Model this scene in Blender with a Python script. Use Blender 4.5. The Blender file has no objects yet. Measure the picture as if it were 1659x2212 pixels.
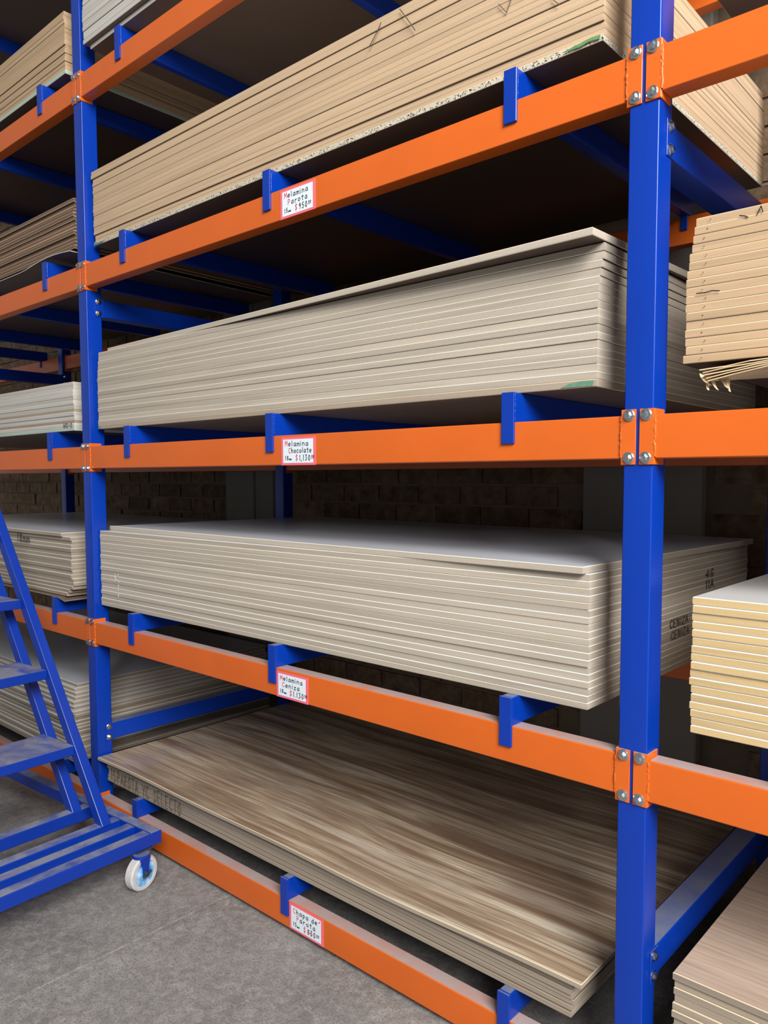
import bpy, math, random
from mathutils import Vector, Matrix
random.seed(7)
R = math.radians
DZ = 0.371                       # heights below are measured from the second-shelf datum; the floor lies at -DZ
scene = bpy.context.scene
COL = scene.collection

# ------------------------------------------------------------------ camera
F_PX, W_PX, H_PX = 1661.8, 1659.0, 2212.0
CX, CY = 58.8, 33.1              # principal point offset of the (cropped) photograph
yaw, pitch, roll = 0.7135, -0.0631, -0.0001
cam_d = bpy.data.cameras.new('camera')
cam = bpy.data.objects.new('camera', cam_d); COL.objects.link(cam)
cy_, sy_, cp_, sp_ = math.cos(yaw), math.sin(yaw), math.cos(pitch), math.sin(pitch)
fw = Vector((-sy_*cp_, cy_*cp_, sp_)); rt = Vector((cy_, sy_, 0)); up = rt.cross(fw)
c_, s_ = math.cos(roll), math.sin(roll)
rt, up = c_*rt + s_*up, -s_*rt + c_*up
m = Matrix.Identity(4)
for i in range(3):
    m[i][0], m[i][1], m[i][2] = rt[i], up[i], -fw[i]
m.translation = Vector((0.8160, -1.7072, 1.2384 + DZ))
cam.matrix_world = m
cam_d.sensor_fit = 'VERTICAL'; cam_d.sensor_height = 36.0
cam_d.lens = 36.0 * F_PX / H_PX
cam_d.shift_x = -CX / H_PX
cam_d.shift_y = CY / H_PX
cam_d.clip_start = 0.05
scene.camera = cam

# ------------------------------------------------------------------ light
world = bpy.data.worlds.new('daylight'); scene.world = world
world.use_nodes = True
bg = world.node_tree.nodes['Background']
bg.inputs[0].default_value = (0.86, 0.93, 1.0, 1); bg.inputs[1].default_value = 0.22

def area(name, loc, target, sx, sy, power, col):
    d = bpy.data.lights.new(name, 'AREA'); d.shape = 'RECTANGLE'; d.size = sx; d.size_y = sy
    d.energy = power; d.color = col
    o = bpy.data.objects.new(name, d); COL.objects.link(o); o.location = loc
    o.rotation_euler = (Vector(target) - Vector(loc)).to_track_quat('-Z', 'Y').to_euler()
    return o
area('warehouse_gate_daylight', (4.9, -3.7, 5.6), (-0.8, 0.2, 1.5), 3.6, 3.6, 930, (1.0, 0.99, 0.975))

vs = scene.view_settings
vs.view_transform = 'Standard'; vs.look = 'None'; vs.gamma = 1.0; vs.use_curve_mapping = False
vs.exposure = 0.46

# ------------------------------------------------------------------ materials
def srgb(r, g, b):
    f = lambda c: (c/255/12.92) if c/255 <= 0.04045 else ((c/255 + 0.055)/1.055)**2.4
    return (f(r), f(g), f(b), 1.0)

class NT:
    def __init__(s, name):
        s.m = bpy.data.materials.new(name); s.m.use_nodes = True
        s.t = s.m.node_tree; s.b = s.t.nodes['Principled BSDF']
    def n(s, typ, **kw):
        nd = s.t.nodes.new(typ)
        for k, v in kw.items(): setattr(nd, k, v)
        return nd
    def l(s, a, b): s.t.links.new(a, b)
    def coords(s, scale=(1, 1, 1), rnd=True, space='Object'):
        tc = s.n('ShaderNodeTexCoord'); mp = s.n('ShaderNodeMapping')
        mp.inputs['Scale'].default_value = scale
        s.l(tc.outputs[space], mp.inputs[0])
        if rnd:
            oi = s.n('ShaderNodeObjectInfo'); mu = s.n('ShaderNodeMath', operation='MULTIPLY'); mu.inputs[1].default_value = 37.0
            s.l(oi.outputs['Random'], mu.inputs[0]); s.l(mu.outputs[0], mp.inputs['Location'])
        return mp.outputs[0]
    def noise(s, vec, scale, detail=3, rough=0.5, dist=0):
        nd = s.n('ShaderNodeTexNoise'); nd.inputs['Scale'].default_value = scale
        nd.inputs['Detail'].default_value = detail; nd.inputs['Roughness'].default_value = rough
        nd.inputs['Distortion'].default_value = dist
        s.l(vec, nd.inputs['Vector']); return nd.outputs['Fac']
    def ramp(s, fac, stops):
        r = s.n('ShaderNodeValToRGB'); e = r.color_ramp.elements
        e[0].position, e[0].color = stops[0]; e[1].position, e[1].color = stops[-1]
        for p, c in stops[1:-1]:
            x = e.new(p); x.color = c
        s.l(fac, r.inputs[0]); return r.outputs['Color']
    def mix(s, fac, a, b, mode='MIX'):
        x = s.n('ShaderNodeMix', data_type='RGBA', blend_type=mode)
        for v, i in ((fac, 0), (a, 6), (b, 7)):
            if isinstance(v, (int, float, tuple)): x.inputs[i].default_value = v
            else: s.l(v, x.inputs[i])
        return x.outputs[2]
    def tint(s, col, amount=0.12):
        oi = s.n('ShaderNodeObjectInfo')
        mr = s.n('ShaderNodeMapRange'); mr.inputs[3].default_value = 1 - amount; mr.inputs[4].default_value = 1 + amount
        s.l(oi.outputs['Random'], mr.inputs[0])
        h = s.n('ShaderNodeHueSaturation'); s.l(mr.outputs[0], h.inputs['Value'])
        if isinstance(col, tuple): h.inputs['Color'].default_value = col
        else: s.l(col, h.inputs['Color'])
        return h.outputs[0]
    def base(s, c):
        if isinstance(c, tuple): s.b.inputs['Base Color'].default_value = c
        else: s.l(c, s.b.inputs['Base Color'])
    def bump(s, fac, strength=0.2, dist=0.002):
        b = s.n('ShaderNodeBump'); b.inputs['Strength'].default_value = strength; b.inputs['Distance'].default_value = dist
        s.l(fac, b.inputs['Height']); s.l(b.outputs[0], s.b.inputs['Normal'])
    def set(s, rough=0.5, metal=0.0, spec=0.5):
        s.b.inputs['Roughness'].default_value = rough; s.b.inputs['Metallic'].default_value = metal
        s.b.inputs['Specular IOR Level'].default_value = spec
        return s.m

def paint(name, col, rough=0.35, dust=None, dust_amt=0.85, wear=None, patchy=0.62):
    t = NT(name); v = t.coords((1, 1, 1))
    c = t.mix(t.noise(v, 5.0, 4), tuple(x*0.9 for x in col[:3]) + (1,), tuple(min(1, x*1.08) for x in col[:3]) + (1,))
    if wear:
        sp = t.ramp(t.noise(v, 38.0, 3, 0.6), [(0.70, (0, 0, 0, 1)), (0.76, (1, 1, 1, 1))])
        c = t.mix(sp, c, wear)
    if dust:
        g = t.n('ShaderNodeNewGeometry'); sx = t.n('ShaderNodeSeparateXYZ'); t.l(g.outputs['True Normal'], sx.inputs[0])
        mr = t.n('ShaderNodeMapRange'); mr.inputs[1].default_value = 0.75; mr.inputs[2].default_value = 0.95
        t.l(sx.outputs[2], mr.inputs[0])
        ns = t.n('ShaderNodeMapRange'); ns.inputs[1].default_value = 0.3; ns.inputs[2].default_value = 0.6
        ns.inputs[3].default_value = dust_amt*patchy; ns.inputs[4].default_value = dust_amt
        t.l(t.noise(v, 9.0, 6, 0.65, 0.6), ns.inputs[0])
        mu = t.n('ShaderNodeMath', operation='MULTIPLY'); t.l(mr.outputs[0], mu.inputs[0]); t.l(ns.outputs[0], mu.inputs[1])
        c = t.mix(mu.outputs[0], c, dust)
    t.base(c)
    t.bump(t.noise(v, 220.0, 2), 0.04, 0.001)
    return t.set(rough)

def board_edge(name, col, dark=0.72, amount=0.10, streak=None):
    t = NT(name)
    v = t.coords((6, 6, 160)); v2 = t.coords((1, 1, 1))
    f1 = t.noise(v2, 420.0, 2, 0.6); f2 = t.noise(v, 4.0, 3)
    c = t.mix(f1, tuple(x*dark for x in col[:3]) + (1,), tuple(min(1, x*1.16) for x in col[:3]) + (1,))
    c = t.mix(f2, t.mix(0.35, c, tuple(x*0.75 for x in col[:3]) + (1,)), c)
    v3 = t.coords((0.8, 0.8, 25))
    c = t.mix(t.ramp(t.noise(v3, 3.0, 2), [(0.45, (0, 0, 0, 1)), (0.75, (0.5, 0.5, 0.5, 1))]), c, tuple(x*0.62 for x in col[:3]) + (1,))
    if streak:
        c = t.mix(t.ramp(t.noise(v2, 190.0, 4, 0.7), [(0.53, (0, 0, 0, 1)), (0.60, (1, 1, 1, 1))]), c, streak)
    t.base(t.tint(c, amount)); t.bump(f1, 0.25, 0.001)
    return t.set(0.85, spec=0.2)

def plain(name, col, rough=0.6, metal=0.0, noise=0.1, scale=20, spec=0.5):
    t = NT(name); v = t.coords()
    t.base(t.mix(t.noise(v, scale, 4), tuple(x*(1-noise) for x in col[:3]) + (1,), tuple(min(1, x*(1+noise)) for x in col[:3]) + (1,)))
    return t.set(rough, metal, spec)

DUST = srgb(168, 158, 156)
M = {}
M['orange'] = paint('orange_enamel', srgb(212, 98, 28), 0.33, DUST, 0.92)
M['blue'] = paint('blue_enamel', srgb(0, 52, 156), 0.30, srgb(120, 124, 134), 0.80)
M['blue_trolley'] = paint('scuffed_blue_enamel', srgb(4, 50, 150), 0.36, srgb(140, 142, 152), 0.92, None, 0.22)
M['steel'] = plain('zinc_plated_steel', srgb(205, 208, 210), 0.22, 1.0, 0.06)
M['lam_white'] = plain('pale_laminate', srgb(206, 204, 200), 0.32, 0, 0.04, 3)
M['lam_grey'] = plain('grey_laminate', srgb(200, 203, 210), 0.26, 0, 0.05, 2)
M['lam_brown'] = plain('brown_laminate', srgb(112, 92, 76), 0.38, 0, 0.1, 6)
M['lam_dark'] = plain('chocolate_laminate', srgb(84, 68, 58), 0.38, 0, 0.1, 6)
M['skin'] = plain('pale_edge_skin', srgb(226, 216, 198), 0.7, 0, 0.08, 60)
M['skin_tan'] = plain('tan_edge_skin', srgb(214, 190, 156), 0.7, 0, 0.08, 60)
M['edge_beige'] = board_edge('beige_fibreboard_edge', srgb(186, 174, 157))
M['edge_tan'] = board_edge('tan_fibreboard_edge', srgb(190, 160, 126), 0.85, 0.05)
M['edge_parota'] = board_edge('sandy_fibreboard_edge', srgb(196, 168, 136), 0.85, 0.06)
M['edge_white'] = board_edge('whitish_board_edge', srgb(196, 191, 182), 0.86, 0.08)
M['edge_yellow'] = board_edge('yellow_fibreboard_edge', srgb(204, 176, 128), 0.80, 0.07)
M['edge_brown'] = board_edge('dusky_brown_edge', srgb(118, 92, 76), 0.8, 0.08)
M['edge_greige'] = board_edge('weathered_board_edge', srgb(164, 150, 133), 0.75, 0.12)
M['edge_scuffed'] = board_edge('scuffed_particle_edge', srgb(206, 198, 176), 0.7, 0.03, srgb(40, 36, 30))
M['edge_green'] = board_edge('pale_green_edge', srgb(178, 196, 180), 0.8, 0.03)
M['green_paint'] = plain('green_spray_paint', srgb(92, 132, 84), 0.8, 0, 0.35, 90)
M['teal_paint'] = plain('teal_spray_paint', srgb(96, 134, 112), 0.8, 0, 0.3, 90)
M['ink'] = plain('black_marker', srgb(28, 26, 26), 0.6, 0, 0.1)
M['ink_faint'] = plain('faded_marker', srgb(96, 82, 70), 0.8, 0, 0.2)
M['ink_red'] = plain('red_marker', srgb(222, 70, 84), 0.6, 0, 0.1)
M['chalk'] = plain('white_chalk', srgb(232, 230, 228), 0.9, 0, 0.1)
M['paper'] = plain('white_paper', srgb(224, 234, 240), 0.5, 0, 0.02)
M['tape_pink'] = plain('pink_border', srgb(236, 108, 124), 0.45, 0, 0.08)
M['card'] = plain('kraft_cardboard', srgb(206, 182, 146), 0.9, 0, 0.15, 40)
M['sheet_white'] = plain('thin_white_sheet', srgb(214, 212, 204), 0.6, 0, 0.06)
M['rubber_white'] = plain('worn_white_tyre', srgb(190, 188, 186), 0.7, 0, 0.18, 40)
M['hub_blue'] = None
t = NT('chipped_pale_blue_hub'); v = t.coords()
t.base(t.ramp(t.noise(v, 16, 2), [(0.38, srgb(40, 104, 180)), (0.5, srgb(110, 168, 216)), (0.64, srgb(206, 222, 232))]))
M['hub_blue'] = t.set(0.4)
M['dark_steel'] = plain('dull_dark_steel', srgb(74, 76, 84), 0.45, 0.6, 0.2, 60)
M['concrete_col'] = plain('grey_concrete', srgb(140, 134, 124), 0.9, 0, 0.14, 5)
M['mortar'] = plain('grey_mortar', srgb(124, 108, 90), 0.95, 0, 0.2, 12)

t = NT('old_brick'); v = t.coords((1, 1, 1))
c = t.ramp(t.noise(v, 14, 5, 0.7), [(0.3, srgb(92, 72, 54)), (0.5, srgb(124, 100, 78)), (0.72, srgb(140, 126, 104))])
t.base(t.tint(c, 0.22)); t.bump(t.noise(v, 60, 5, 0.7), 0.6, 0.006); M['brick'] = t.set(0.95, spec=0.1)

t = NT('worn_concrete_floor'); v = t.coords((1, 1, 1), False)
a = t.noise(v, 2.2, 5, 0.6, 0.4); b = t.noise(v, 26, 6, 0.72, 0.5); cfl = t.noise(v, 150, 4, 0.7)
c = t.ramp(a, [(0.3, srgb(112, 108, 105)), (0.7, srgb(138, 134, 130))])
c = t.mix(t.ramp(b, [(0.42, (0, 0, 0, 1)), (0.72, (0.75, 0.75, 0.75, 1))]), c, srgb(168, 164, 159))
c = t.mix(t.ramp(cfl, [(0.36, (0.75, 0.75, 0.75, 1)), (0.5, (0, 0, 0, 1))]), c, srgb(88, 84, 81))
t.base(c); t.bump(t.noise(v, 60, 6, 0.7), 0.5, 0.006); M['floor'] = t.set(0.8, spec=0.3)

t = NT('parota_wood_veneer'); v = t.coords((0.32, 6.5, 1), False)
vw = t.coords((0.8, 2.2, 1), False)
w = t.noise(v, 2.6, 7, 0.62, 0.9); w2 = t.noise(vw, 1.7, 3, 0.5, 0.8); w3 = t.noise(t.coords((0.7, 42, 1), False), 3.0, 4, 0.7, 0.4)
c = t.ramp(w, [(0.28, srgb(106, 82, 64)), (0.41, srgb(148, 124, 102)), (0.52, srgb(188, 168, 142)), (0.66, srgb(222, 208, 186))])
c = t.mix(t.ramp(w2, [(0.36, (0.5, 0.5, 0.5, 1)), (0.58, (0, 0, 0, 1))]), c, srgb(122, 102, 90))
c = t.mix(t.ramp(w3, [(0.40, (0.7, 0.7, 0.7, 1)), (0.52, (0, 0, 0, 1))]), c, srgb(120, 96, 74))
t.base(c); M['veneer'] = t.set(0.26, spec=0.6)

t = NT('pale_oak_laminate'); v = t.coords((60, 1.6, 1), False); v = t.coords((1.2, 40, 1), False)
w = t.noise(v, 2.5, 5, 0.6, 0.5)
t.base(t.ramp(w, [(0.3, srgb(158, 134, 118)), (0.6, srgb(186, 164, 146))])); M['oak'] = t.set(0.42)

# ------------------------------------------------------------------ mesh helpers
ORG = {}
class MB:
    def __init__(s): s.v, s.f, s.mi = [], [], []
    def add(s, verts, faces, mi=0):
        o = len(s.v); s.v += [tuple(p) for p in verts]
        s.f += [tuple(i + o for i in f) for f in faces]; s.mi += [mi]*len(faces)
    def box(s, x0, x1, y0, y1, z0, z1, mi=0, c=0.0):
        if c:                                       # box with chamfered edges
            vs = []
            for sx in (0, 1):
                for sy in (0, 1):
                    for sz in (0, 1):
                        X, Y, Zz = (x0, x1)[sx], (y0, y1)[sy], (z0, z1)[sz]
                        dx, dy, dz = (c, -c)[sx], (c, -c)[sy], (c, -c)[sz]
                        vs += [(X, Y+dy, Zz+dz), (X+dx, Y, Zz+dz), (X+dx, Y+dy, Zz)]
            idx = lambda a, b, d, k: (a*4 + b*2 + d)*3 + k
            fs = []
            for a in (0, 1):
                q = [idx(a, 0, 0, 0), idx(a, 1, 0, 0), idx(a, 1, 1, 0), idx(a, 0, 1, 0)]; fs.append(q if a else q[::-1])
                q = [idx(0, a, 0, 1), idx(1, a, 0, 1), idx(1, a, 1, 1), idx(0, a, 1, 1)]; fs.append(q[::-1] if a else q)
                q = [idx(0, 0, a, 2), idx(1, 0, a, 2), idx(1, 1, a, 2), idx(0, 1, a, 2)]; fs.append(q if a else q[::-1])
            for a in (0, 1):
                for b in (0, 1):
                    fl = lambda q, odd: q if odd else q[::-1]
                    fs.append(fl([idx(a, b, 0, 0), idx(a, b, 0, 1), idx(a, b, 1, 1), idx(a, b, 1, 0)], a != b))
                    fs.append(fl([idx(a, 0, b, 0), idx(a, 0, b, 2), idx(a, 1, b, 2), idx(a, 1, b, 0)], a == b))
                    fs.append(fl([idx(0, a, b, 1), idx(0, a, b, 2), idx(1, a, b, 2), idx(1, a, b, 1)], a != b))
            for a in (0, 1):
                for b in (0, 1):
                    for d in (0, 1):
                        q = [idx(a, b, d, 0), idx(a, b, d, 1), idx(a, b, d, 2)]
                        fs.append(q if (a + b + d) % 2 else q[::-1])
            s.add(vs, fs, mi); return
        s.add([(x0, y0, z0), (x1, y0, z0), (x1, y1, z0), (x0, y1, z0), (x0, y0, z1), (x1, y0, z1), (x1, y1, z1), (x0, y1, z1)],
              [(0, 3, 2, 1), (4, 5, 6, 7), (0, 1, 5, 4), (1, 2, 6, 5), (2, 3, 7, 6), (3, 0, 4, 7)], mi)
    def cyl(s, p0, p1, r0, r1=None, n=16, mi=0, cap=True, phase=0.0):
        r1 = r0 if r1 is None else r1
        p0, p1 = Vector(p0), Vector(p1); d = (p1 - p0).normalized()
        a = d.orthogonal().normalized(); b = d.cross(a)
        vs = []
        for p, r in ((p0, r0), (p1, r1)):
            for i in range(n):
                th = 2*math.pi*i/n + phase; vs.append(p + (a*math.cos(th) + b*math.sin(th))*r)
        fs = [(i, (i+1) % n, n + (i+1) % n, n + i) for i in range(n)]
        if cap: fs += [tuple(range(n-1, -1, -1)), tuple(range(n, 2*n))]
        s.add(vs, fs, mi)
    def lathe(s, prof, centre, axis, n=32, mi=0):
        """prof: closed list of (axial, radius)"""
        ax = Vector(axis).normalized(); a = ax.orthogonal().normalized(); b = ax.cross(a); c0 = Vector(centre)
        k = len(prof); vs = []
        for i in range(n):
            th = 2*math.pi*i/n; e = a*math.cos(th) + b*math.sin(th)
            vs += [c0 + ax*h + e*r for h, r in prof]
        fs = [(i*k + j, i*k + (j+1) % k, ((i+1) % n)*k + (j+1) % k, ((i+1) % n)*k + j) for i in range(n) for j in range(k)]
        s.add(vs, fs, mi)
    def hexa(s, pts, mi=0):
        s.add(pts, [(0, 3, 2, 1), (4, 5, 6, 7), (0, 1, 5, 4), (1, 2, 6, 5), (2, 3, 7, 6), (3, 0, 4, 7)], mi)
    def build(s, name, mats, parent=None, origin=None, smooth=False, recalc=True, round_=False):
        if origin is None:
            if parent is not None: origin = ORG.get(parent.name, (0, 0, 0))
            else:
                xs = [p[0] for p in s.v]; ys = [p[1] for p in s.v]
                origin = ((min(xs)+max(xs))/2, (min(ys)+max(ys))/2, min(p[2] for p in s.v))
        me = bpy.data.meshes.new(name)
        me.from_pydata([(p[0]-origin[0], p[1]-origin[1], p[2]-origin[2]) for p in s.v], [], s.f)
        mats = mats if isinstance(mats, (list, tuple)) else [mats]
        for k in mats: me.materials.append(M[k])
        me.polygons.foreach_set('material_index', s.mi)
        if recalc:
            import bmesh
            bm = bmesh.new(); bm.from_mesh(me); bmesh.ops.recalc_face_normals(bm, faces=bm.faces); bm.to_mesh(me); bm.free()
        if round_: smooth = True
        if smooth: me.polygons.foreach_set('use_smooth', [True]*len(me.polygons))
        me.update()
        o_ = link(name, me, parent, origin)
        if round_: o_.modifiers.new('flat_faces', 'WEIGHTED_NORMAL')
        return o_

def link(name, data, parent=None, origin=(0, 0, 0)):
    o = bpy.data.objects.new(name, data); COL.objects.link(o)
    ORG[o.name] = tuple(origin)
    if parent is not None:
        po = ORG[parent.name]; o.parent = parent
        o.location = (origin[0]-po[0], origin[1]-po[1], origin[2]-po[2])
    else:
        o.location = (origin[0], origin[1], origin[2] + DZ)
    return o

def empty(name, origin): 
    o = link(name, None, None, origin); o.empty_display_size = 0.1; return o
def tag(o, label=None, cat=None, group=None, kind=None):
    for k, v in (('label', label), ('category', cat), ('group', group), ('kind', kind)):
        if v: o[k] = v
    return o

# ------------------------------------------------------------------ stroke lettering
G = {
 'M': [[(0,0),(.12,1),(.5,.35),(.88,1),(1,0)]], 'P': [[(.1,0),(.1,1),(.6,1),(.8,.78),(.6,.52),(.1,.48)]],
 'C': [[(.9,.82),(.6,1),(.25,.85),(.1,.5),(.25,.12),(.6,0),(.9,.15)]],
 'e': [[(.08,.3),(.85,.34),(.75,.55),(.45,.62),(.15,.48),(.08,.25),(.3,.02),(.8,.08)]],
 'l': [[(.4,1),(.4,0)]], 'a': [[(.8,.58),(.4,.62),(.12,.4),(.15,.1),(.45,0),(.75,.2),(.8,.58),(.84,0)]],
 'm': [[(.02,0),(.02,.55)],[(.02,.45),(.25,.6),(.45,.5),(.47,0)],[(.47,.45),(.72,.6),(.95,.5),(.97,0)]],
 'i': [[(.4,.6),(.4,0)],[(.4,.82),(.42,.88)]], 'n': [[(.1,0),(.1,.58)],[(.1,.42),(.4,.6),(.75,.5),(.8,0)]],
 'r': [[(.2,0),(.2,.58)],[(.2,.36),(.45,.58),(.8,.55)]], 'o': [[(.5,.6),(.15,.48),(.1,.2),(.4,0),(.78,.1),(.85,.4),(.5,.6)]],
 't': [[(.45,.95),(.45,.1),(.6,0)],[(.1,.65),(.85,.68)]], 'h': [[(.12,1),(.12,0)],[(.12,.4),(.45,.6),(.78,.45),(.8,0)]],
 'c': [[(.82,.5),(.5,.62),(.15,.45),(.12,.15),(.45,0),(.85,.1)]], 'd': [[(.8,1),(.8,0)],[(.8,.5),(.4,.6),(.1,.3),(.35,0),(.8,.15)]],
 'p': [[(.15,.58),(.15,-.4)],[(.15,.45),(.5,.6),(.82,.35),(.5,.02),(.15,.1)]], 'z': [[(.1,.6),(.8,.6),(.1,0),(.85,.02)]],
 '1': [[(.35,.8),(.5,1),(.5,0)]], '5': [[(.8,1),(.3,1),(.2,.58),(.6,.6),(.82,.3),(.55,0),(.15,.08)]],
 '8': [[(.5,.55),(.2,.8),(.5,1),(.78,.8),(.5,.55),(.15,.25),(.5,0),(.85,.25),(.5,.55)]],
 '3': [[(.15,.95),(.75,1),(.45,.58),(.82,.32),(.5,0),(.12,.08)]], '0': [[(.5,1),(.2,.75),(.18,.25),(.5,0),(.8,.25),(.78,.75),(.5,1)]],
 '9': [[(.8,.75),(.5,1),(.2,.78),(.45,.5),(.8,.7),(.75,.3),(.5,0)]], ',': [[(.3,.08),(.15,-.2)]], '.': [[(.3,0),(.34,.08)]], '-': [[(.15,.45),(.8,.45)]],
 '$': [[(.85,.8),(.5,.9),(.18,.72),(.5,.5),(.82,.28),(.5,.08),(.12,.2)],[(.5,1.12),(.5,-.12)]],
 'A': [[(0,0),(.5,1),(1,0)],[(.2,.4),(.8,.4)]], 'R': [[(.1,0),(.1,1),(.65,.95),(.65,.55),(.1,.5),(.85,0)]],
 'O': [[(.5,1),(.12,.6),(.2,.1),(.6,0),(.9,.4),(.75,.9),(.5,1)]], 'T': [[(0,1),(1,1)],[(.5,1),(.5,0)]],
 'Y': [[(.05,1),(.5,.5),(.95,1)],[(.5,.5),(.45,0)]], 'S': [[(.85,.85),(.5,1),(.15,.78),(.8,.3),(.5,0),(.1,.15)]],
 'E': [[(.85,1),(.1,1),(.1,0),(.85,0)],[(.1,.5),(.7,.5)]], 'L': [[(.1,1),(.1,0),(.85,0)]], 'U': [[(.1,1),(.12,.2),(.5,0),(.85,.2),(.88,1)]],
 'I': [[(.5,1),(.5,0)]], '2': [[(.15,.8),(.5,1),(.8,.72),(.15,0),(.85,0)]], '4': [[(.7,0),(.7,1),(.1,.35),(.95,.35)]],
 'G': [[(.85,.85),(.5,1),(.12,.6),(.3,.05),(.8,.1),(.85,.45),(.5,.45)]], 'N': [[(.1,0),(.1,1),(.85,0),(.85,1)]], 'Z': [[(.1,1),(.85,1),(.1,0),(.9,0)]],
 'K': [[(.1,1),(.1,0)],[(.85,1),(.1,.45),(.85,0)]],
}
NARROW = {'l': .5, 'i': .5, '1': .55, ',': .4, '.': .35, 'I': .4}
def stroke(mb, pts, o, ux, uz, nrm, w, depth=0.0006, mi=0):
    """flat pen line: pts in (right, up) units on the plane o + a*ux + b*uz"""
    o, ux, uz, nrm = Vector(o), Vector(ux), Vector(uz), Vector(nrm)
    for (a, b), (c, d) in zip(pts, pts[1:]):
        p, q = o + ux*a + uz*b, o + ux*c + uz*d
        t_ = (q - p)
        if t_.length < 1e-6: continue
        t_.normalize(); s_ = nrm.cross(t_)*(w/2); e = t_*(w*0.35)
        k = [p - e - s_, q + e - s_, q + e + s_, p - e + s_]
        mb.hexa([x for x in k] + [x + nrm*depth for x in k], mi)
def write(mb, text, o, ux, uz, nrm, h, adv, w, first=None, slope=0.0, small=None):
    """text runs along ux; 'first' collects the characters whose index it names into another mesh"""
    x = 0.0
    for i, ch in enumerate(text):
        if ch == ' ': x += adv*0.7; continue
        hh = h*(small if (small and ch == 'm' and text[i-1:i] in '58m') else 1.0)
        cw = adv*0.78*NARROW.get(ch, 1.0)*(hh/h if hh != h else 1)
        tgt = first[1] if first and i in first[0] else mb
        jz = random.uniform(-.04, .04)*h + slope*x
        for pl in G[ch]:
            stroke(tgt, [(x + a*cw, b*hh + jz) for a, b in pl], o, ux, uz, nrm, w)
        x += cw + adv*0.24
    return x

# ------------------------------------------------------------------ structure
S = 2.60; PW = 0.0733; PDP = 0.0727; DEP = 1.20
LV = [-0.2504, 0.5760, 1.3859, 2.2030, 3.0279, 3.853]
HB = 0.101; ARM = 0.078
X2 = 0.0                         # front-left edge of the near upright
def post_x(k): return X2 - k*(S + PW)      # k = 0 near upright, 1, 2 ... leftwards, -1 to the right
WALL = 1.45

mb = MB()                        # floor: two slabs and the cast joint between them
xs = [(-9, 0.0), (-1.612, 0.0), (-1.604, -0.004), (-1.598, -0.004), (-1.594, 0.006), (-1.575, 0.006), (-1.50, 0.001), (-1.3, 0.0), (6, 0.0)]
ys = [-7, WALL + 0.3]
vs_, fs_ = [], []
for x, z in xs:
    for y in ys: vs_.append((x, y, -DZ + z))
for i in range(len(xs)-1): fs_.append((2*i, 2*i+2, 2*i+3, 2*i+1))
n0 = len(vs_)
vs_ += [(-9, ys[0], -DZ-.12), (6, ys[0], -DZ-.12), (6, ys[1], -DZ-.12), (-9, ys[1], -DZ-.12)]
fs_.append((n0, n0+3, n0+2, n0+1))
mb.add(vs_, fs_)
fl = mb.build('floor', 'floor', recalc=False); tag(fl, 'worn grey concrete floor with a cast joint', kind='structure')

mb = MB(); mb.box(-9, 6, WALL + 0.009, WALL + 0.22, -DZ, 5.2)
wall = mb.build('wall_back', 'mortar'); tag(wall, 'old brick back wall behind the rack', kind='structure')
# bricks: those the picture shows as objects of their own, the others joined
pil = [(-3.53, -3.05), (-0.86, -0.33)]
BL, BH, JT = 0.285, 0.105, 0.014
brick_me = []
for q in range(5):
    b_ = MB(); L = BL - JT; h_ = BH - JT; j = [random.uniform(-.004, .004) for _ in range(8)]
    pts = [(0, 0, 0), (L, 0, 0), (L, .05, 0), (0, .05, 0), (0, 0, h_), (L, 0, h_), (L, .05, h_), (0, .05, h_)]
    pts = [(p[0] + random.uniform(-.004, .004), p[1] + (random.uniform(-.004, .003) if p[1] == 0 else 0), p[2] + random.uniform(-.003, .003)) for p in pts]
    b_.hexa(pts); me = bpy.data.meshes.new('brick'); me.from_pydata(b_.v, [], b_.f); me.materials.append(M['brick']); brick_me.append(me)
rest = MB(); nb = 0
wo = ORG[wall.name]
for r_ in range(53):
    z = -DZ + 0.01 + r_*BH
    x = -9 + (r_ % 2)*BL*0.5 + random.uniform(-.04, .04)
    while x < 6:
        if not any(a - BL*0.6 < x < b - 0.06 for a, b in pil):
            vis = (0.93 < z < 1.34 and -6.0 < x < 0.8) or (-0.33 < x < 0.75 and 0.2 < z < 2.9) or (-6.4 < x < -5.0 and 1.7 < z < 2.4)
            me = random.choice(brick_me); y = WALL + random.uniform(-.004, .004)
            if vis and nb < 300:
                o = bpy.data.objects.new('brick', me); COL.objects.link(o); o.parent = wall
                o.location = (x - wo[0], y - wo[1], z - wo[2]); nb += 1
            elif -8 < x < 2.5:
                rest.add([(v_.co.x + x, v_.co.y + y, v_.co.z + z) for v_ in me.vertices], [tuple(p.vertices) for p in me.polygons])
        x += BL
ro = rest.build('brick_courses', 'brick', wall); ro['kind'] = 'stuff'
for k, (a, b) in enumerate(pil):
    mb = MB()
    if k == 0:
        mb.box(a, a + 0.30, WALL - 0.05, WALL + 0.06, -DZ, 5.2, c=.006); mb.box(a + 0.30, b, WALL - 0.035, WALL + 0.06, -DZ, 5.2, c=.004)
    else:
        mb.box(a, b, WALL - 0.05, WALL + 0.06, -DZ, 5.2, c=.006)
    o = mb.build('column_%d' % (k+1), 'concrete_col'); tag(o, 'smooth grey concrete wall column', kind='structure')
mb = MB(); mb.box(-9, 6, -0.9, WALL + 0.3, 5.2, 5.3)  # unseen slab, added to cut the light from above the rack
o = mb.build('ceiling', 'concrete_col'); tag(o, 'unseen roof slab added above the rack to block top light', kind='structure')

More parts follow.
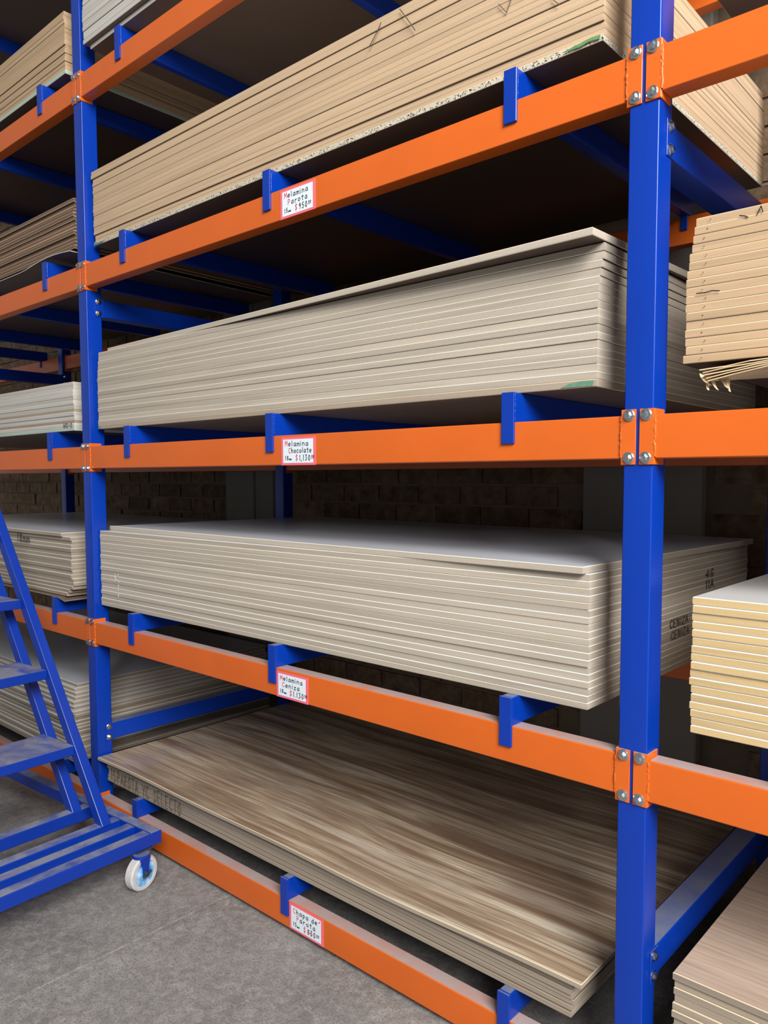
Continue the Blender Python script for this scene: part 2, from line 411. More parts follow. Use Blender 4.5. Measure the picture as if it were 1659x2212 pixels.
# ------------------------------------------------------------------ bolts, uprights, beams, arms
def make_bolt_mesh():
    b_ = MB()
    b_.lathe([(0.0, 0.0), (0.0, .0142), (.0018, .0142), (.0032, .0120), (.0038, .0)], (0, 0, 0), (0, -1, 0), 20)
    b_.cyl((0, -.002, 0), (0, -.0080, 0), .0092, .0088, 6); b_.cyl((0, -.0080, 0), (0, -.0102, 0), .0088, .0055, 6)
    o = b_.build('bolt_source', 'steel', origin=(0, 0, 0)); me = o.data; bpy.data.objects.remove(o); return me
BOLT = make_bolt_mesh()
def bolt(parent, p, axis='-y', s=1.0):
    o = link('bolt', BOLT, parent, p); o.scale = (s, s, s)
    if axis == '+x': o.rotation_euler = (0, R(random.uniform(0, 60)), R(90))
    elif axis == '-x': o.rotation_euler = (0, R(random.uniform(0, 60)), R(-90))
    elif axis == '+y': o.rotation_euler = (0, R(random.uniform(0, 60)), R(180))
    else: o.rotation_euler = (0, R(random.uniform(0, 60)), 0)
    return o
TOPZ = 4.35
def upright(k, label):
    x = post_x(k); u = empty('upright_frame', (x + PW/2, DEP/2, -DZ))
    for y0 in (0.0, DEP - PDP):
        b_ = MB(); b_.box(x, x + PW, y0, y0 + PDP, -DZ + .006, TOPZ, c=.0042); p = b_.build('post', 'blue', u, round_=True)
        b_ = MB(); b_.box(x - .03, x + PW + .03, y0 - .0, y0 + PDP + .0, -DZ, -DZ + .006); b_.build('base_plate', 'blue', p)
    for z0, z1 in ((0.006, 0.082), (1.978, 2.056)):
        b_ = MB(); b_.box(x + .003, x + PW - .001, PDP + .002, DEP - PDP - .002, z0, z1, c=.003)
        br = b_.build('brace', 'blue', u, round_=True)
        for ya, yb in ((PDP - .034, PDP + .012), (DEP - PDP - .012, DEP - PDP + .034)):
            b_ = MB(); b_.box(x + PW, x + PW + .003, ya, yb, z0 - .002, z1 + .002, c=.0008); b_.build('end_plate', 'blue', br)
            yc = ya + .017 if ya < .5 else yb - .017
            for zc in (z0 + .014, z1 - .012): bolt(br, (x + PW + .003, yc, zc), '+x', .95)
    return tag(u, label, 'upright frame', 'uprights of the rack')
upright(0, 'blue steel upright frame nearest, between the tan boards and the price-tagged shelves')
upright(1, 'blue steel upright frame beside the rolling ladder, with bolted orange beams on both sides')
upright(2, 'blue steel upright frame at the far left, mostly hidden, seen only by its rear post')

def weld(parent, x, y, z0, z1, r=.0032, mat='orange', nrm=(0, -1, 0)):
    b_ = MB(); n = 22; prev = None; pts = []
    for i in range(n + 1):
        z = z0 + (z1 - z0)*i/n; pts.append((x + random.uniform(-.0012, .0012), y + random.uniform(-.0004, .0004), z, r*random.uniform(.7, 1.35)))
    m_ = 6; vs, fs = [], []
    for (px_, py_, pz_, pr_) in pts:
        for j in range(m_):
            th = 2*math.pi*j/m_; vs.append((px_ + math.cos(th)*pr_, py_ + math.sin(th)*pr_*.7, pz_))
    for i in range(n):
        for j in range(m_): fs.append((i*m_ + j, i*m_ + (j+1) % m_, (i+1)*m_ + (j+1) % m_, (i+1)*m_ + j))
    b_.add(vs, fs); return b_.build('weld_bead', mat, parent, smooth=True)

def beam(k, lv, rear, label, ends=(True, True)):
    """front or rear beam of the bay between upright k+1 (left) and upright k (right)"""
    xl, xr = post_x(k+1) + PW, post_x(k)
    xr = min(xr, 2.6)
    zt = LV[lv]; z0 = zt - HB
    y0, y1 = (0.0, 0.052) if not rear else (DEP - .052, DEP)
    bm_ = empty('rack_beam', ((xl+xr)/2, (y0+y1)/2, z0))
    b_ = MB(); b_.box(xl + .004, xr - .004, y0 - (.001 if not rear else 0), y1, z0, zt, c=.003); b_.build('beam_tube', 'orange', bm_, round_=True)
    sg = -1 if not rear else 1
    yf = -.0042 if not rear else DEP
    for side, on in ((-1, ends[0]), (1, ends[1])):
        if not on: continue
        xe = xl if side < 0 else xr            # post face the beam meets
        b_ = MB()
        xa, xb = (xe - .0322, xe + .004) if side < 0 else (xe - .004, xe + .0322)
        b_.box(xa, xb, yf, yf + .0042, z0 - .014, zt + .014, c=.0008)
        xa2, xb2 = (xe, xe + .0042) if side < 0 else (xe - .0042, xe)
        ya, yb = (0, .052) if not rear else (DEP - .052, DEP)
        b_.box(xa2, xb2, ya, yb, z0 - .014, zt + .014, c=.0008)
        br = b_.build('bracket', 'orange', bm_)
        xc = xe + side*.0160
        for zc in (z0 + .002, zt): bolt(br, (xc, -.0042 if not rear else DEP + .0042, zc), '-y' if not rear else '+y')
        if not rear: weld(bm_, xe - side*.0050, -.0022, z0 + .004, zt - .002)
    return tag(bm_, label, 'beam', 'rear beams' if rear else 'front beams')

SHELF = ['Chapa de Parota', 'Melamina Ceniza', 'Melamina Chocolate', 'Melamina Parota']
for lv in range(4):
    beam(0, lv, False, 'orange front beam with the %s price tag' % SHELF[lv])
beam(0, 4, False, 'orange front beam at the very top, above the Melamina Parota boards')
LNAME = ['at floor level behind the rolling ladder', 'just above the ladder steps', 'under the whitish boards', 'under the dark brown boards', 'under the topmost tan boards']
for lv in range(5):
    beam(1, lv, False, 'orange front beam of the left bay ' + LNAME[lv], (False, True))
RN = [None, 'under the yellow boards', 'under the tan boards with torn cardboard', 'with a bare shelf, topmost right']
for lv in (1, 2, 3):
    beam(-1, lv, False, 'orange front beam at the right edge ' + RN[lv], (True, False))
for k, nm, lvs in ((0, 'main bay', (1, 2, 3, 4)), (1, 'left bay', (1, 2, 3, 4)), (-1, 'right bay', (1, 2, 3, 4)), (2, 'far left bay', (2, 3))):
    for lv in lvs:
        beam(k, lv, True, 'shaded orange rear beam of the %s, %s level up from the floor' % (nm, ['', 'first', 'second', 'third', 'fourth'][lv]))

def arm(x, lv, label, w=.037):
    zt = LV[lv]; a = empty('support_arm', (x + w/2, DEP/2, zt))
    top = zt + ARM
    b_ = MB(); b_.box(x, x + w, .0, DEP - .002, zt + .0005, top, c=.0025); b_.build('arm_tube', 'blue', a, round_=True)
    b_ = MB()
    b_.box(x - .001, x + w + .001, -.0085, -.0015, zt - .056, top, c=.001); b_.build('hook_plate', 'blue', a)
    weld(a, x + w, -.0010, zt + .006, top - .004, .0018, 'blue')
    b_ = MB(); b_.box(x + .006, x + w - .006, DEP - .060, DEP - .053, zt - .05, zt + .002, c=.001); b_.build('rear_tab', 'blue', a)
    return tag(a, label, 'support arm', 'blue arms across the beams')
for lv in range(5):
    base = ['Chapa de Parota', 'Melamina Ceniza', 'Melamina Chocolate', 'Melamina Parota', ''][lv]
    for i, x in enumerate((-2.284, -1.324, -0.340)):
        if lv == 0 and i == 1: x = -1.270
        if lv == 4: lab = 'blue support arm on the topmost main beam, %s from the left post' % ('first', 'second', 'third')[i]
        else: lab = 'blue support arm on the %s beam, %s' % (base, ('nearest the rolling ladder', 'beside the price tag', 'nearest the right upright')[i])
        arm(x, lv, lab)
for lv in range(5):
    for i, x in enumerate((-3.018, -4.0, -4.96)):
        if lv == 0 and i > 0: continue
        if lv in (1, 2) and i > 0: continue
        arm(x, lv, 'blue arm in the left bay %s, %s from its right end' % (
            ['at floor level', 'above the ladder steps', 'under the whitish boards', 'under the dark brown boards', 'under the topmost tan boards'][lv], ('first', 'second', 'third')[i]))
for x, n_ in ((-3.4, 'first'), (-4.3, 'second')):
    arm(x, 5, 'dark blue arm above the topmost left boards, %s from the left upright' % n_)
arm(-5.72, 3, 'dark blue arm of the far left bay near the rear post')
for lv in (1, 2, 3):
    arm(.40, lv, 'blue support arm of the right bay ' + ['', 'below the yellow boards', 'below the tan boards', 'on the topmost right beam'][lv])
beam(1, 5, False, 'orange beam at the ceiling above the left bay', (False, True))
beam(1, 5, True, 'orange rear beam at the ceiling above the left bay', (False, True))

# ------------------------------------------------------------------ boards
ORD = ['', 'first', 'second', 'third', 'fourth', 'fifth', 'sixth', 'seventh', 'eighth', 'ninth', 'tenth', 'eleventh', 'twelfth', 'thirteenth',
       'fourteenth', 'fifteenth', 'sixteenth', 'seventeenth', 'eighteenth', 'nineteenth', 'twentieth', 'twenty-first', 'twenty-second']
def board_mesh(L, D, t_, mats, c=0.0016, warp=None, nx=1):
    """origin at the front-left bottom corner; chamfered edge bands carry the surface skin"""
    rings = [(0, c), (c, 0), (t_ - c, 0), (t_, c)]
    vs, fs, mi = [], [], []
    xs_ = [i/nx for i in range(nx+1)]
    def ring(z, ins):
        out = []
        for f_ in xs_: out.append((ins + f_*(L - 2*ins), ins, z))
        for f_ in reversed(xs_): out.append((ins + f_*(L - 2*ins), D - ins, z))
        return out
    n = 2*(nx+1)
    for z, ins in rings: vs += ring(z, ins)
    for r_ in range(3):
        for i in range(n):
            fs.append((r_*n + i, r_*n + (i+1) % n, (r_+1)*n + (i+1) % n, (r_+1)*n + i)); mi.append(0 if r_ == 1 else 1)
    for i in range(nx):
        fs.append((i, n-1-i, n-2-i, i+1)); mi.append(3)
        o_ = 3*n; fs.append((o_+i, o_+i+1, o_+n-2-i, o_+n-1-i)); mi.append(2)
    if warp: vs = [(x, y, z + warp(x/L, y/D)) for x, y, z in vs]
    me = bpy.data.meshes.new('board'); me.from_pydata(vs, [], fs)
    for k in mats: me.materials.append(M[k])
    me.polygons.foreach_set('material_index', mi); me.update()
    return me

def stack(xl, y0, z0, n, pitch, mats, desc, where, L=2.49, D=1.22, from_bottom=False, jx=.003, jy=.003, shift=None, special=None, group='', name='board', rotj=.0008, gap=.0003, cat='board', c=.0016, phi=0.0):
    """n boards piled from z0 upward; returns them bottom first"""
    me = board_mesh(L, D, pitch - gap, mats, c); out = []
    for i in range(n):
        dx, dy = random.uniform(-jx, jx), random.uniform(-jy, jy)
        if shift: sx_, sy_ = shift(i, n); dx += sx_; dy += sy_
        mm = me
        if special and i in special:
            mm = board_mesh(L, D, pitch - gap, special[i], c)
        o = link(name, mm, None, (xl + dx, y0 + dy, z0 + i*pitch)); o.rotation_euler.z = random.uniform(-rotj, rotj) + phi
        k = (i + 1) if from_bottom else (n - i)
        if k == 1: pos = 'lowest' if from_bottom else 'topmost'
        else: pos = '%s from the %s' % (ORD[k], 'bottom' if from_bottom else 'top')
        if not from_bottom and i == 0: pos = 'lowest'
        tag(o, '%s, %s in the stack %s' % (desc, pos, where), cat, group)
        out.append(o)
    return out
YF = 0.030
A = [z + ARM for z in LV]
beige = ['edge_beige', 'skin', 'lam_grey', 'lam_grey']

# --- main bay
m4 = stack(-2.525, -.012, A[4], 20, .0184, ['edge_white', 'skin', 'lam_white', 'lam_brown'], 'whitish board', 'over the topmost main beam', from_bottom=True, jx=.004, jy=.003,  # uppermost boards are out of view, added to shade the left bay's board ends
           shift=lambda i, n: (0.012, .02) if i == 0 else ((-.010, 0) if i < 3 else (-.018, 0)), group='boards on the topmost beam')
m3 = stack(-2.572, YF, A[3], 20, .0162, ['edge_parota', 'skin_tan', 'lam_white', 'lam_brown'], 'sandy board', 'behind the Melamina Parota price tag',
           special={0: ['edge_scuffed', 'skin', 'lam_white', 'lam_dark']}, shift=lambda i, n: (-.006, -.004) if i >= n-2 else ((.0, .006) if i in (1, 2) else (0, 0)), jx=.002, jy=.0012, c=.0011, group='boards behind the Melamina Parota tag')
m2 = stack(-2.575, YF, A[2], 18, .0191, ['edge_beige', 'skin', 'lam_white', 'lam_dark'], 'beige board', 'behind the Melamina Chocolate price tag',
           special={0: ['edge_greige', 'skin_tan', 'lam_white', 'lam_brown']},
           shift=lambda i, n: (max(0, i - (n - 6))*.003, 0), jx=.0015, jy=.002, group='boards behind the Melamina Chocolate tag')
o = link('board', board_mesh(2.465, 1.22, .0184, ['edge_beige', 'skin', 'lam_dark', 'lam_dark']), None, (-2.532, .060, A[2] + 18*.0191 + .002)); o.rotation_euler.z = R(-2.2)
tag(o, 'dark-faced beige board lying askew on top of the Melamina Chocolate stack', 'board', 'boards behind the Melamina Chocolate tag')
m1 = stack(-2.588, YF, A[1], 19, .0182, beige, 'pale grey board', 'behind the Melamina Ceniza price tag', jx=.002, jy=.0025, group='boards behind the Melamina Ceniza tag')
o = link('board', board_mesh(2.49, 1.22, .0184, ['edge_beige', 'skin', 'lam_grey', 'lam_grey']), None, (-2.598, .084, A[1] + 19*.0182 + .0005)); o.rotation_euler.z = R(-1.6)
top1 = tag(o, 'grey-topped board lying slightly askew on top of the Melamina Ceniza stack', 'board', 'boards behind the Melamina Ceniza tag')
m0 = stack(-2.565, .03, A[0], 6, .0155, ['edge_greige', 'edge_greige', 'lam_brown', 'lam_brown'], 'greyish plywood board', 'under the wood-grain sheet', jx=.003, jy=.005, L=2.435, group='boards behind the Chapa de Parota tag')
me = board_mesh(2.495, 1.24, .0150, ['edge_greige', 'skin_tan', 'veneer', 'lam_brown'], .0016, lambda u, v_: .004*math.sin(u*7.0)*(1-v_) + .003*math.sin(u*15), 40)
o = link('veneered_board', me, None, (-2.585, -.010, A[0] + 6*.0155 + .0085)); o.rotation_euler.z = R(0.3)
tag(o, 'large streaky brown wood-grain sheet on top of the lowest stack', 'board', 'boards behind the Chapa de Parota tag')

# --- left bay
LK = 2.38
LX = lambda right: right - LK
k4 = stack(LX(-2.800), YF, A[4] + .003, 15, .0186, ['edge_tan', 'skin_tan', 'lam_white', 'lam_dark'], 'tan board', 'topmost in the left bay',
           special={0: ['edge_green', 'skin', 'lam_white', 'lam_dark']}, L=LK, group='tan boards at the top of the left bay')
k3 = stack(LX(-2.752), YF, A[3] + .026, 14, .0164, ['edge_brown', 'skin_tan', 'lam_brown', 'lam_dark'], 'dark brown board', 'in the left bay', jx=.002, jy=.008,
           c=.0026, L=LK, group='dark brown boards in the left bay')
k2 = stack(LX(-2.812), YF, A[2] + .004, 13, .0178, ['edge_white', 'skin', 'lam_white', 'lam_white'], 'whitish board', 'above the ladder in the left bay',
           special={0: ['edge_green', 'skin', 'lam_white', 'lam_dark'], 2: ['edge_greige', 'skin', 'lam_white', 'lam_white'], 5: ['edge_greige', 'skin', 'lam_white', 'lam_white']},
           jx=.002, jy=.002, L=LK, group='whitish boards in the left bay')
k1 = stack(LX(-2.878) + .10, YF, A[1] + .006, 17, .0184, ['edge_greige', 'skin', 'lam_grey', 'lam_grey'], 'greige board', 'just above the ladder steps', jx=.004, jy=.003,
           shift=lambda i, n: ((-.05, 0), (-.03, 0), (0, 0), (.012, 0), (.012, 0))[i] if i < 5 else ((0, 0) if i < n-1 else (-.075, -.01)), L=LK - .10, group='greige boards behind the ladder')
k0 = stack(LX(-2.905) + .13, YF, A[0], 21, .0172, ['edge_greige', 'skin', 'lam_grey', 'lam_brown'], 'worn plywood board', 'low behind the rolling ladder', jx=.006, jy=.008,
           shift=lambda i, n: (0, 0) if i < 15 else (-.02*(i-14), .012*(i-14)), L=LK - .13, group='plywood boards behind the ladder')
k5 = stack(LX(-2.79), YF, A[5], 3, .0184, ['edge_tan', 'skin_tan', 'lam_white', 'lam_dark'], 'dark-faced board', 'highest of all at the ceiling', from_bottom=True, L=LK, group='boards at the ceiling')

# --- right bay
r2 = stack(.132, YF, A[2] + .034, 17, .0187, ['edge_tan', 'skin_tan', 'lam_white', 'lam_dark'], 'tan board', 'over torn cardboard at the right edge', jx=.0015, jy=.002,
           shift=lambda i, n: (-.006 if i == 0 else (max(0, i - 10)*.003), 0), group='tan boards over torn cardboard')
r1 = stack(.162, YF, A[1], 17, .0186, ['edge_yellow', 'skin', 'lam_white', 'lam_white'], 'yellow board', 'at the right edge', jx=.004, jy=.0025, c=.0019, group='yellow boards')
r0 = stack(.138, YF, A[0], 13, .0186, ['edge_greige', 'skin_tan', 'oak', 'oak'], 'oak-faced board', 'in the bottom right corner', jx=.003, jy=.004, group='oak-faced boards')
r3 = stack(.175, -.02, A[3], 4, .0184, ['edge_tan', 'skin_tan', 'lam_white', 'lam_brown'], 'dark-faced board', 'on the topmost right beam', from_bottom=True, group='boards on the topmost right beam')
o = link('board', board_mesh(2.3, .85, .015, ['edge_tan', 'skin_tan', 'lam_white', 'lam_grey']), None, (.235, .335, A[2] + .002))
tag(o, 'thin grey board set back under the torn cardboard at the right edge', 'board')

# thin warped sheets
def sheet(name, xl, y0, z0, L, D, t_, mats, warp, label, cat):
    o = link(name, board_mesh(L, D, t_, mats, .0004, warp, 30), None, (xl, y0, z0)); return tag(o, label, cat)
sheet('thin_sheet', LX(-2.752), .005, A[3] + .001, LK, 1.2, .003, ['sheet_white', 'sheet_white', 'lam_brown', 'lam_dark'], lambda u, v_: .020*max(0, math.sin((1-u)*math.pi*4.2 + .35))*(1-v_)*(1 if u > .6 else .6), 'thin white wavy sheet under the dark brown boards', 'sheet')
sheet('thin_sheet', LX(-2.90) + .05, .0, A[1], LK - .05, 1.2, .003, ['edge_greige', 'edge_greige', 'lam_brown', 'lam_brown'], lambda u, v_: -.014*max(0, (u-.968)/.032)*(1-v_)**2, 'thin sagging sheet under the greige boards behind the ladder', 'sheet')

# torn cardboard under the right-hand tan boards
cb = empty('torn_cardboard', (.35, .1, A[2] + .02))
for q in range(5):
    b_ = MB(); n = 14; x0 = .172 + .006*q; th = .0022; zs = A[2] + .031 - .0026*q
    rows = []
    for i in range(n+1):
        f_ = i/n; x = x0 + f_*.75
        droop = (.018 + .004*q)*max(0, 1 - f_*3.0)**1.4 + random.uniform(-.001, .001)
        yj = .012 - .004*q + random.uniform(-.006, .006)
        rows.append((x, yj, zs - droop))
    vs, fs = [], []
    for (x, y, z) in rows: vs += [(x, y, z), (x, y + .3, zs + .0), (x, y + .3, zs + th), (x, y, z + th)]
    for i in range(n):
        for j in range(4): fs.append((i*4 + j, i*4 + (j+1) % 4, (i+1)*4 + (j+1) % 4, (i+1)*4 + j))
    fs += [(0, 1, 2, 3), (4*n+3, 4*n+2, 4*n+1, 4*n)]
    b_.add(vs, fs); b_.build('ply', 'card', cb)
for q in range(6):
    b_ = MB(); n = 7; x0, y0_, z0_ = .178 + .010*q, .012 + .003*q, A[2] + .004 - .002*q
    dx, dz = random.uniform(.006, .03), -random.uniform(.016, .034); w_ = random.uniform(.007, .012)
    vs, fs = [], []
    for i in range(n+1):
        f_ = i/n; ww = w_*(1 - .75*f_)
        cx_, cy2, cz_ = x0 + dx*f_*f_, y0_ - .012*f_, z0_ + dz*f_
        vs += [(cx_ - ww/2, cy2, cz_ + .3*ww), (cx_ + ww/2, cy2 + .004, cz_ - .3*ww), (cx_ + ww/2, cy2 + .0065, cz_ - .3*ww), (cx_ - ww/2, cy2 + .0025, cz_ + .3*ww)]
    for i in range(n):
        for j in range(4): fs.append((i*4 + j, i*4 + (j+1) % 4, (i+1)*4 + (j+1) % 4, (i+1)*4 + j))
    fs += [(0, 1, 2, 3), (4*n+3, 4*n+2, 4*n+1, 4*n)]
    b_.add(vs, fs); b_.build('torn_strip', 'card', cb)
tag(cb, 'torn brown cardboard hanging out under the tan boards at the right edge', 'cardboard')

# ------------------------------------------------------------------ marks and writing on the boards
def on_board(board, name, b_, mat, label=None):
    """child whose vertices are given in rack coordinates"""
    o = b_.build(name, mat, board)
    o.matrix_parent_inverse = Matrix.Rotation(-board.rotation_euler.z, 4, 'Z')
    if label: o['label'] = label
    return o
XR, ZU, NY = (1, 0, 0), (0, 0, 1), (0, -1, 0)
NX, YU = (1, 0, 0), (0, 1, 0)
FY = YF - .0075
b_ = MB(); write(b_, '18mm', (-3.477, FY - .0012, .906), XR, ZU, NY, .044, .044, .0045, slope=-.02)
on_board(k1[13], 'lettering', b_, 'ink', 'handwritten 18mm')
b_ = MB(); write(b_, 'UIC-2', (-2.912, FY + .003, 1.486), XR, ZU, NY, .020, .020, .0028)
on_board(k2[0], 'lettering', b_, 'ink', 'handwritten UIC-2')
xw = -2.525
for wd, adv in (('15', .030), ('PAROTA', .031), ('YC', .031), ('SELECTO', .031)):
    b_ = MB(); xw += write(b_, wd, (xw, FY - .001, -.158), XR, ZU, NY, .055, adv, .0032) + .006 + (.022 if wd != '15' else 0)
    on_board(m0[3], 'lettering', b_, 'ink_faint', 'handwritten ' + wd)
xs1 = -2.588 + 2.49 + .0032
b_ = MB(); write(b_, '4G', (xs1, .823, .912), YU, ZU, NX, .026, .040, .004)
on_board(m1[14], 'lettering', b_, 'ink_faint', 'handwritten 4G')
b_ = MB(); write(b_, '11A', (xs1, .823, .876), YU, ZU, NX, .026, .034, .004)
on_board(m1[13], 'lettering', b_, 'ink_faint', 'handwritten 11A')
b_ = MB(); write(b_, 'CENIZA', (xs1, .535, .788), YU, ZU, NX, .024, .026, .0035)
on_board(m1[8], 'lettering', b_, 'ink_faint', 'handwritten CENIZA')
b_ = MB(); write(b_, 'CENIZA', (xs1, .545, .752), YU, ZU, NX, .024, .026, .0030)
on_board(m1[7], 'lettering', b_, 'ink_faint', 'handwritten CENIZA')
b_ = MB()
write(b_, 'K', (-2.455, FY + .003, .775), XR, ZU, NY, .036, .060, .0026)
stroke(b_, [(0, 0), (.006, .03)], (-2.425, FY + .003, .735), XR, ZU, NY, .0026); stroke(b_, [(0, 0), (.002, .02)], (-2.425, FY + .003, .705), XR, ZU, NY, .0026)
on_board(m1[8], 'chalk_mark', b_, 'chalk')
b_ = MB(); stroke(b_, [(-.797, 2.582), (-.812, 2.562), (-.842, 2.534)], (0, FY - .003, 0), XR, ZU, NY, .0035)
on_board(m3[18], 'marker_line', b_, 'ink_faint')
b_ = MB(); stroke(b_, [(-.722, 2.592), (-.692, 2.552), (-.664, 2.512)], (0, FY - .003, 0), XR, ZU, NY, .0030)
on_board(m3[18], 'marker_line', b_, 'ink_faint')
b_ = MB(); stroke(b_, [(-.38, 2.475), (-.355, 2.445), (-.335, 2.485), (-.30, 2.470)], (0, FY + .001, 0), XR, ZU, NY, .0022)
on_board(m3[9], 'marker_line', b_, 'ink_faint')
b_ = MB(); stroke(b_, [(-.22, 2.425), (-.20, 2.405)], (0, FY + .001, 0), XR, ZU, NY, .0022)
on_board(m3[9], 'marker_line', b_, 'ink_faint')
b_ = MB(); stroke(b_, [(.156, 1.650), (.175, 1.649), (.190, 1.651), (.206, 1.648)], (0, FY + .004, 0), XR, ZU, NY, .0022)
on_board(r2[9], 'marker_line', b_, 'ink')
b_ = MB(); stroke(b_, [(.245, 1.800), (.255, 1.797), (.262, 1.793)], (0, FY + .004, 0), XR, ZU, NY, .0022)
on_board(r2[16], 'marker_line', b_, 'ink')
b_ = MB(); stroke(b_, [(.281, 1.795), (.288, 1.810), (.292, 1.797)], (0, FY + .004, 0), XR, ZU, NY, .0020)
on_board(r2[16], 'marker_line', b_, 'ink')
for i, bd in enumerate(r2):
    xd = .172 + random.uniform(-.006, .006) + max(0, i - 14)*.006; zc = A[2] + .034 + (i + .5)*.0187
    b_ = MB(); b_.box(xd, xd + .0016, YF - .0034, YF - .0018, zc - .0008, zc + .0008); on_board(bd, 'dot_mark', b_, 'ink')
def patch(board, name, pts, y, mat, d=.0012):
    b_ = MB(); vs = [(x, y, z) for x, z in pts] + [(x, y - d, z) for x, z in pts]; n = len(pts)
    b_.add(vs, [tuple(range(n)), tuple(range(2*n-1, n-1, -1))] + [(i, (i+1) % n, n + (i+1) % n, n + i) for i in range(n)])
    return on_board(board, name, b_, mat)
z_ = A[3]; e_ = 2.49 - 2.572
patch(m3[0], 'green_paint_mark', [(e_-.11, z_+.006), (e_-.06, z_+.003), (e_-.035, z_+.007), (e_-.008, z_+.004), (e_-.006, z_+.013), (e_-.03, z_+.0145), (e_-.075, z_+.011)], YF - .0035, 'green_paint')
patch(m3[0], 'green_paint_mark', [(-2.565, z_+.001), (-2.51, z_+.001), (-2.47, z_+.006), (-2.52, z_+.008), (-2.565, z_+.012)], YF - .0035, 'teal_paint')
z_ = A[2]; e_ = 2.49 - 2.575
patch(m2[0], 'green_paint_mark', [(e_-.10, z_+.003), (e_-.01, z_+.002), (e_-.008, z_+.015), (e_-.04, z_+.016), (e_-.075, z_+.012)], YF - .0032, 'teal_paint')
patch(m2[0], 'green_paint_mark', [(-2.57, z_+.002), (-2.545, z_+.002), (-2.55, z_+.012), (-2.57, z_+.015)], YF - .0032, 'teal_paint')

# ------------------------------------------------------------------ price tags
def price_tag(x0, x1, z0, z1, lines, price, label):
    y = -.0022
    tg = empty('price_tag', ((x0+x1)/2, y, z0))
    b_ = MB(); b_.box(x0, x1, y - .0009, y + .0009, z0, z1); b_.build('border', 'tape_pink', tg)
    bw = .0105
    b_ = MB(); b_.box(x0 + bw, x1 - bw, y - .0014, y - .0008, z0 + bw*.7, z1 - bw*.7); b_.build('paper', 'paper', tg)
    W_, H_ = (x1 - x0) - 2*bw, (z1 - z0) - 1.4*bw
    k_, r_ = MB(), MB(); yy = y - .0014
    for i, (txt, off) in enumerate(lines):
        zz = z1 - bw*.7 - H_*(.285 + .29*i)
        adv = min(W_*(.88 - off)/ (sum(NARROW.get(c, 1) for c in txt)), .0165)
        write(k_, txt, (x0 + bw + W_*(.07 + off), yy, zz), XR, ZU, NY, H_*.215, adv, .0021, first=((0,), r_))
    zz = z0 + bw*.7 + H_*.10
    write(k_, price[0], (x0 + bw + W_*.07, yy, zz + H_*.03), XR, ZU, NY, H_*.17, .0125, .0019, small=.42)
    write(r_, '$', (x0 + bw + W_*.42, yy, zz - H_*.01), XR, ZU, NY, H_*.26, .017, .0019)
    xe = write(k_, price[1], (x0 + bw + W_*.55, yy, zz), XR, ZU, NY, H_*.23, .0150, .0021)
    write(k_, '00', (x0 + bw + W_*.55 + xe + .001, yy, zz + H_*.13), XR, ZU, NY, H_*.08, .0075, .0014)
    stroke(k_, [(0, 0), (.013, .001)], (x0 + bw + W_*.55 + xe, yy, zz + H_*.085), XR, ZU, NY, .0014)
    if price[1] == '830':
        stroke(r_, [(.012, .006), (.020, .010), (.013, .012), (.022, .005)], (x0 + bw + W_*.55, yy - .0003, zz), XR, ZU, NY, .0012)
        stroke(r_, [(0, 0), (.006, .006)], (x1 - bw*1.9, yy, z1 - bw*1.7), XR, ZU, NY, .003)
    k_.build('lettering', 'ink', tg); r_.build('red_lettering', 'ink_red', tg)
    return tag(tg, label, 'price tag', 'handwritten price tags')
price_tag(-1.237, -1.066, 2.101, 2.195, [('Melamina', 0), ('Parota', .12)], ('15mm', '950'), 'white pink-bordered tag reading Melamina Parota 15mm $950')
price_tag(-1.246, -1.074, 1.284, 1.378, [('Melamina', 0), ('Chocolate', .12)], ('18mm', '1,130'), 'white pink-bordered tag reading Melamina Chocolate 18mm $1,130')
price_tag(-1.285, -1.121, .476, .567, [('Melamina', 0), ('Ceniza', .08)], ('18mm', '1.130'), 'white pink-bordered tag reading Melamina Ceniza 18mm $1.130')
price_tag(-1.229, -1.054, -.347, -.252, [('Chapa de', 0), ('Parota', .12)], ('15mm', '830'), 'white pink-bordered tag reading Chapa de Parota 15mm $830')

# ------------------------------------------------------------------ rolling ladder
tz = -.17
lad = empty('rolling_ladder', (-1.915, -.086, -DZ)); LO = ORG[lad.name]
def lp(u, w, z): return (LO[0] - u, LO[1] - w, z)
def lbox(name, u0, u1, w0, w1, z0, z1, parent=lad, c=.003, mat='blue_trolley'):
    b_ = MB(); p, q = lp(u0, w0, z0), lp(u1, w1, z1)
    b_.box(min(p[0], q[0]), max(p[0], q[0]), min(p[1], q[1]), max(p[1], q[1]), z0, z1, c=c)
    return b_.build(name, mat, parent)
WN = .86; TB = .052
lbox('side_rail', 0, 1.55, 0, .049, tz - TB, tz)
lbox('side_rail', 0, 1.55, WN - .049, WN, tz - TB, tz)
for u0 in (.0, .107, .212, .430, 1.50):
    lbox('cross_bar', u0, u0 + .054, .049, WN - .049, tz - TB, tz)
def lean_tube(name, u0, z0, u1, z1, w0, w1, hw=.024, parent=lad):
    """rectangular tube leaning in the u-z plane, its foot cut level"""
    b_ = MB(); d = math.hypot(u1 - u0, z1 - z0); ex = hw*d/(z1 - z0)
    b_.hexa([lp(u0 - ex, w0, z0), lp(u0 + ex, w0, z0), lp(u0 + ex, w1, z0), lp(u0 - ex, w1, z0),
             lp(u1 - ex, w0, z1), lp(u1 + ex, w0, z1), lp(u1 + ex, w1, z1), lp(u1 - ex, w1, z1)])
    o = b_.build(name, 'blue_trolley', parent)
    md = o.modifiers.new('edge', 'BEVEL'); md.width = .0025; md.segments = 2
    return o
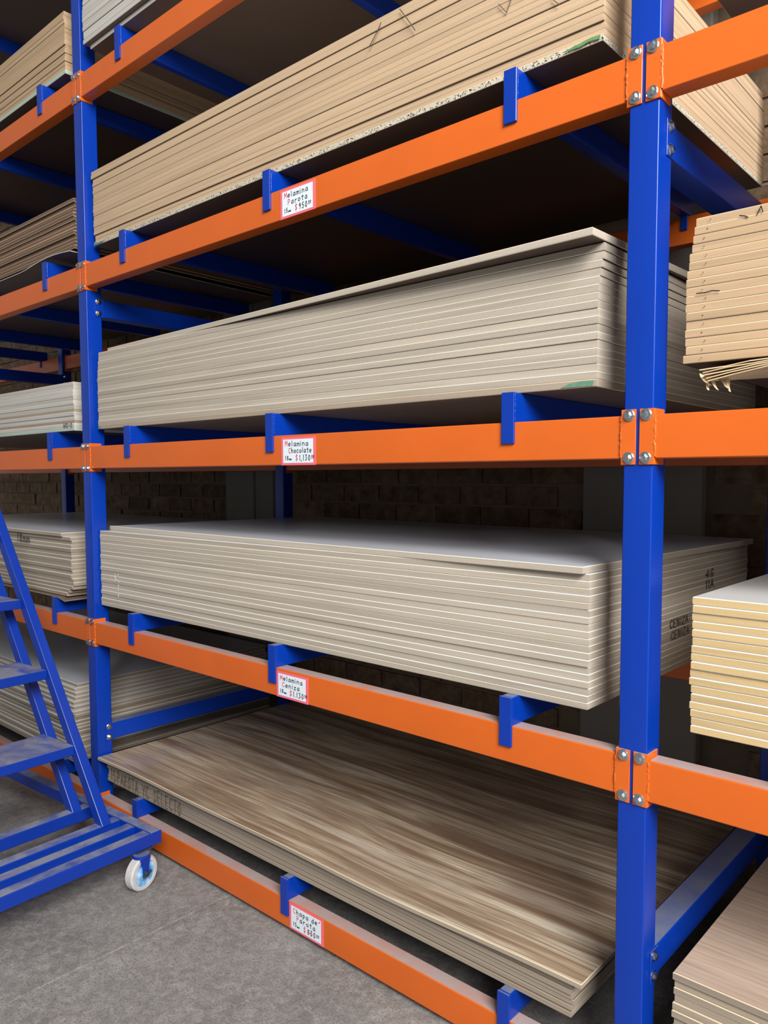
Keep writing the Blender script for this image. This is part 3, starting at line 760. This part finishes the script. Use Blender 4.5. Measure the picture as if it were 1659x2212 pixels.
for w0 in (.093, WN - .133):
    lean_tube('front_stringer', .236, tz, 1.16, 1.20, w0, w0 + .04)
    lean_tube('rear_stringer', .460, tz, 1.16, .86, w0, w0 + .04)
for k_, (u_, zz) in enumerate(((.405, .125), (.612, .414), (.818, .700), (1.02, .985))):
    dep = .25 if k_ < 3 else .45
    lbox('tread', u_, u_ + dep, .132, WN - .133, zz - .040, zz, c=.002)
def caster(u, w, mk):
    p = lp(u - .035, w + (.02 if mk == 1 else 0), -DZ); r_ = .068; cz = -DZ + r_; ax = Vector((.985, .17, 0)).normalized()
    cs_ = lbox('caster', u - .035, u + .035, w - .035, w + .035, tz - TB - .006, tz - TB, c=.001, mat='dark_steel')
    b_ = MB(); b_.lathe([(-.020, .050), (-.020, .062), (-.015, r_), (.015, r_), (.020, .062), (.020, .050)], (p[0], p[1], cz), ax, 40)
    b_.build('wheel_tyre', 'rubber_white', cs_, smooth=False)
    b_ = MB(); b_.lathe([(-.016, .0), (-.017, .051), (.017, .051), (.015, .032), (.021, .020), (.021, .0)], (p[0], p[1], cz), ax, 40)
    b_.build('wheel_hub', 'hub_blue', cs_)
    sd = Vector((-ax.y, ax.x, 0))
    b_ = MB()
    for sg in (-1, 1):
        c0 = Vector((p[0], p[1], 0)) + ax*(sg*.0235)
        for z0, z1, h0, h1 in ((cz - .012, cz + .028, .012, .016), (cz + .028, tz - TB - .016, .016, .028)):
            a0, a1 = c0 - ax*.0015, c0 + ax*.0015
            b_.hexa([(*(a0 - sd*h0).xy, z0), (*(a1 - sd*h0).xy, z0), (*(a1 + sd*h0).xy, z0), (*(a0 + sd*h0).xy, z0),
                     (*(a0 - sd*h1).xy, z1), (*(a1 - sd*h1).xy, z1), (*(a1 + sd*h1).xy, z1), (*(a0 + sd*h1).xy, z1)])
    b_.cyl((p[0], p[1], tz - TB - .018), (p[0], p[1], tz - TB - .006), .032, n=20)
    b_.build('fork', 'blue', cs_)
    b_ = MB(); c0 = Vector((p[0], p[1], cz))
    b_.cyl(c0 - ax*.03, c0 + ax*.038, .006, n=10); b_.cyl(c0 + ax*.026, c0 + ax*.034, .011, n=6)
    b_.cyl(c0 + ax*.032 - sd*.020 - Vector((0, 0, .004)), c0 + ax*.032 + sd*.020 + Vector((0, 0, .006)), .005, .005, 8)
    b_.build('axle_nut', 'dark_steel', cs_)
caster(.030, .080, 1); caster(1.50, .105, 2); caster(.035, WN - .105, 3); caster(1.50, WN - .105, 4)
lad.rotation_euler.z = R(4)
tag(lad, 'blue steel rolling ladder with dusty treads and white-tyred casters', 'ladder')
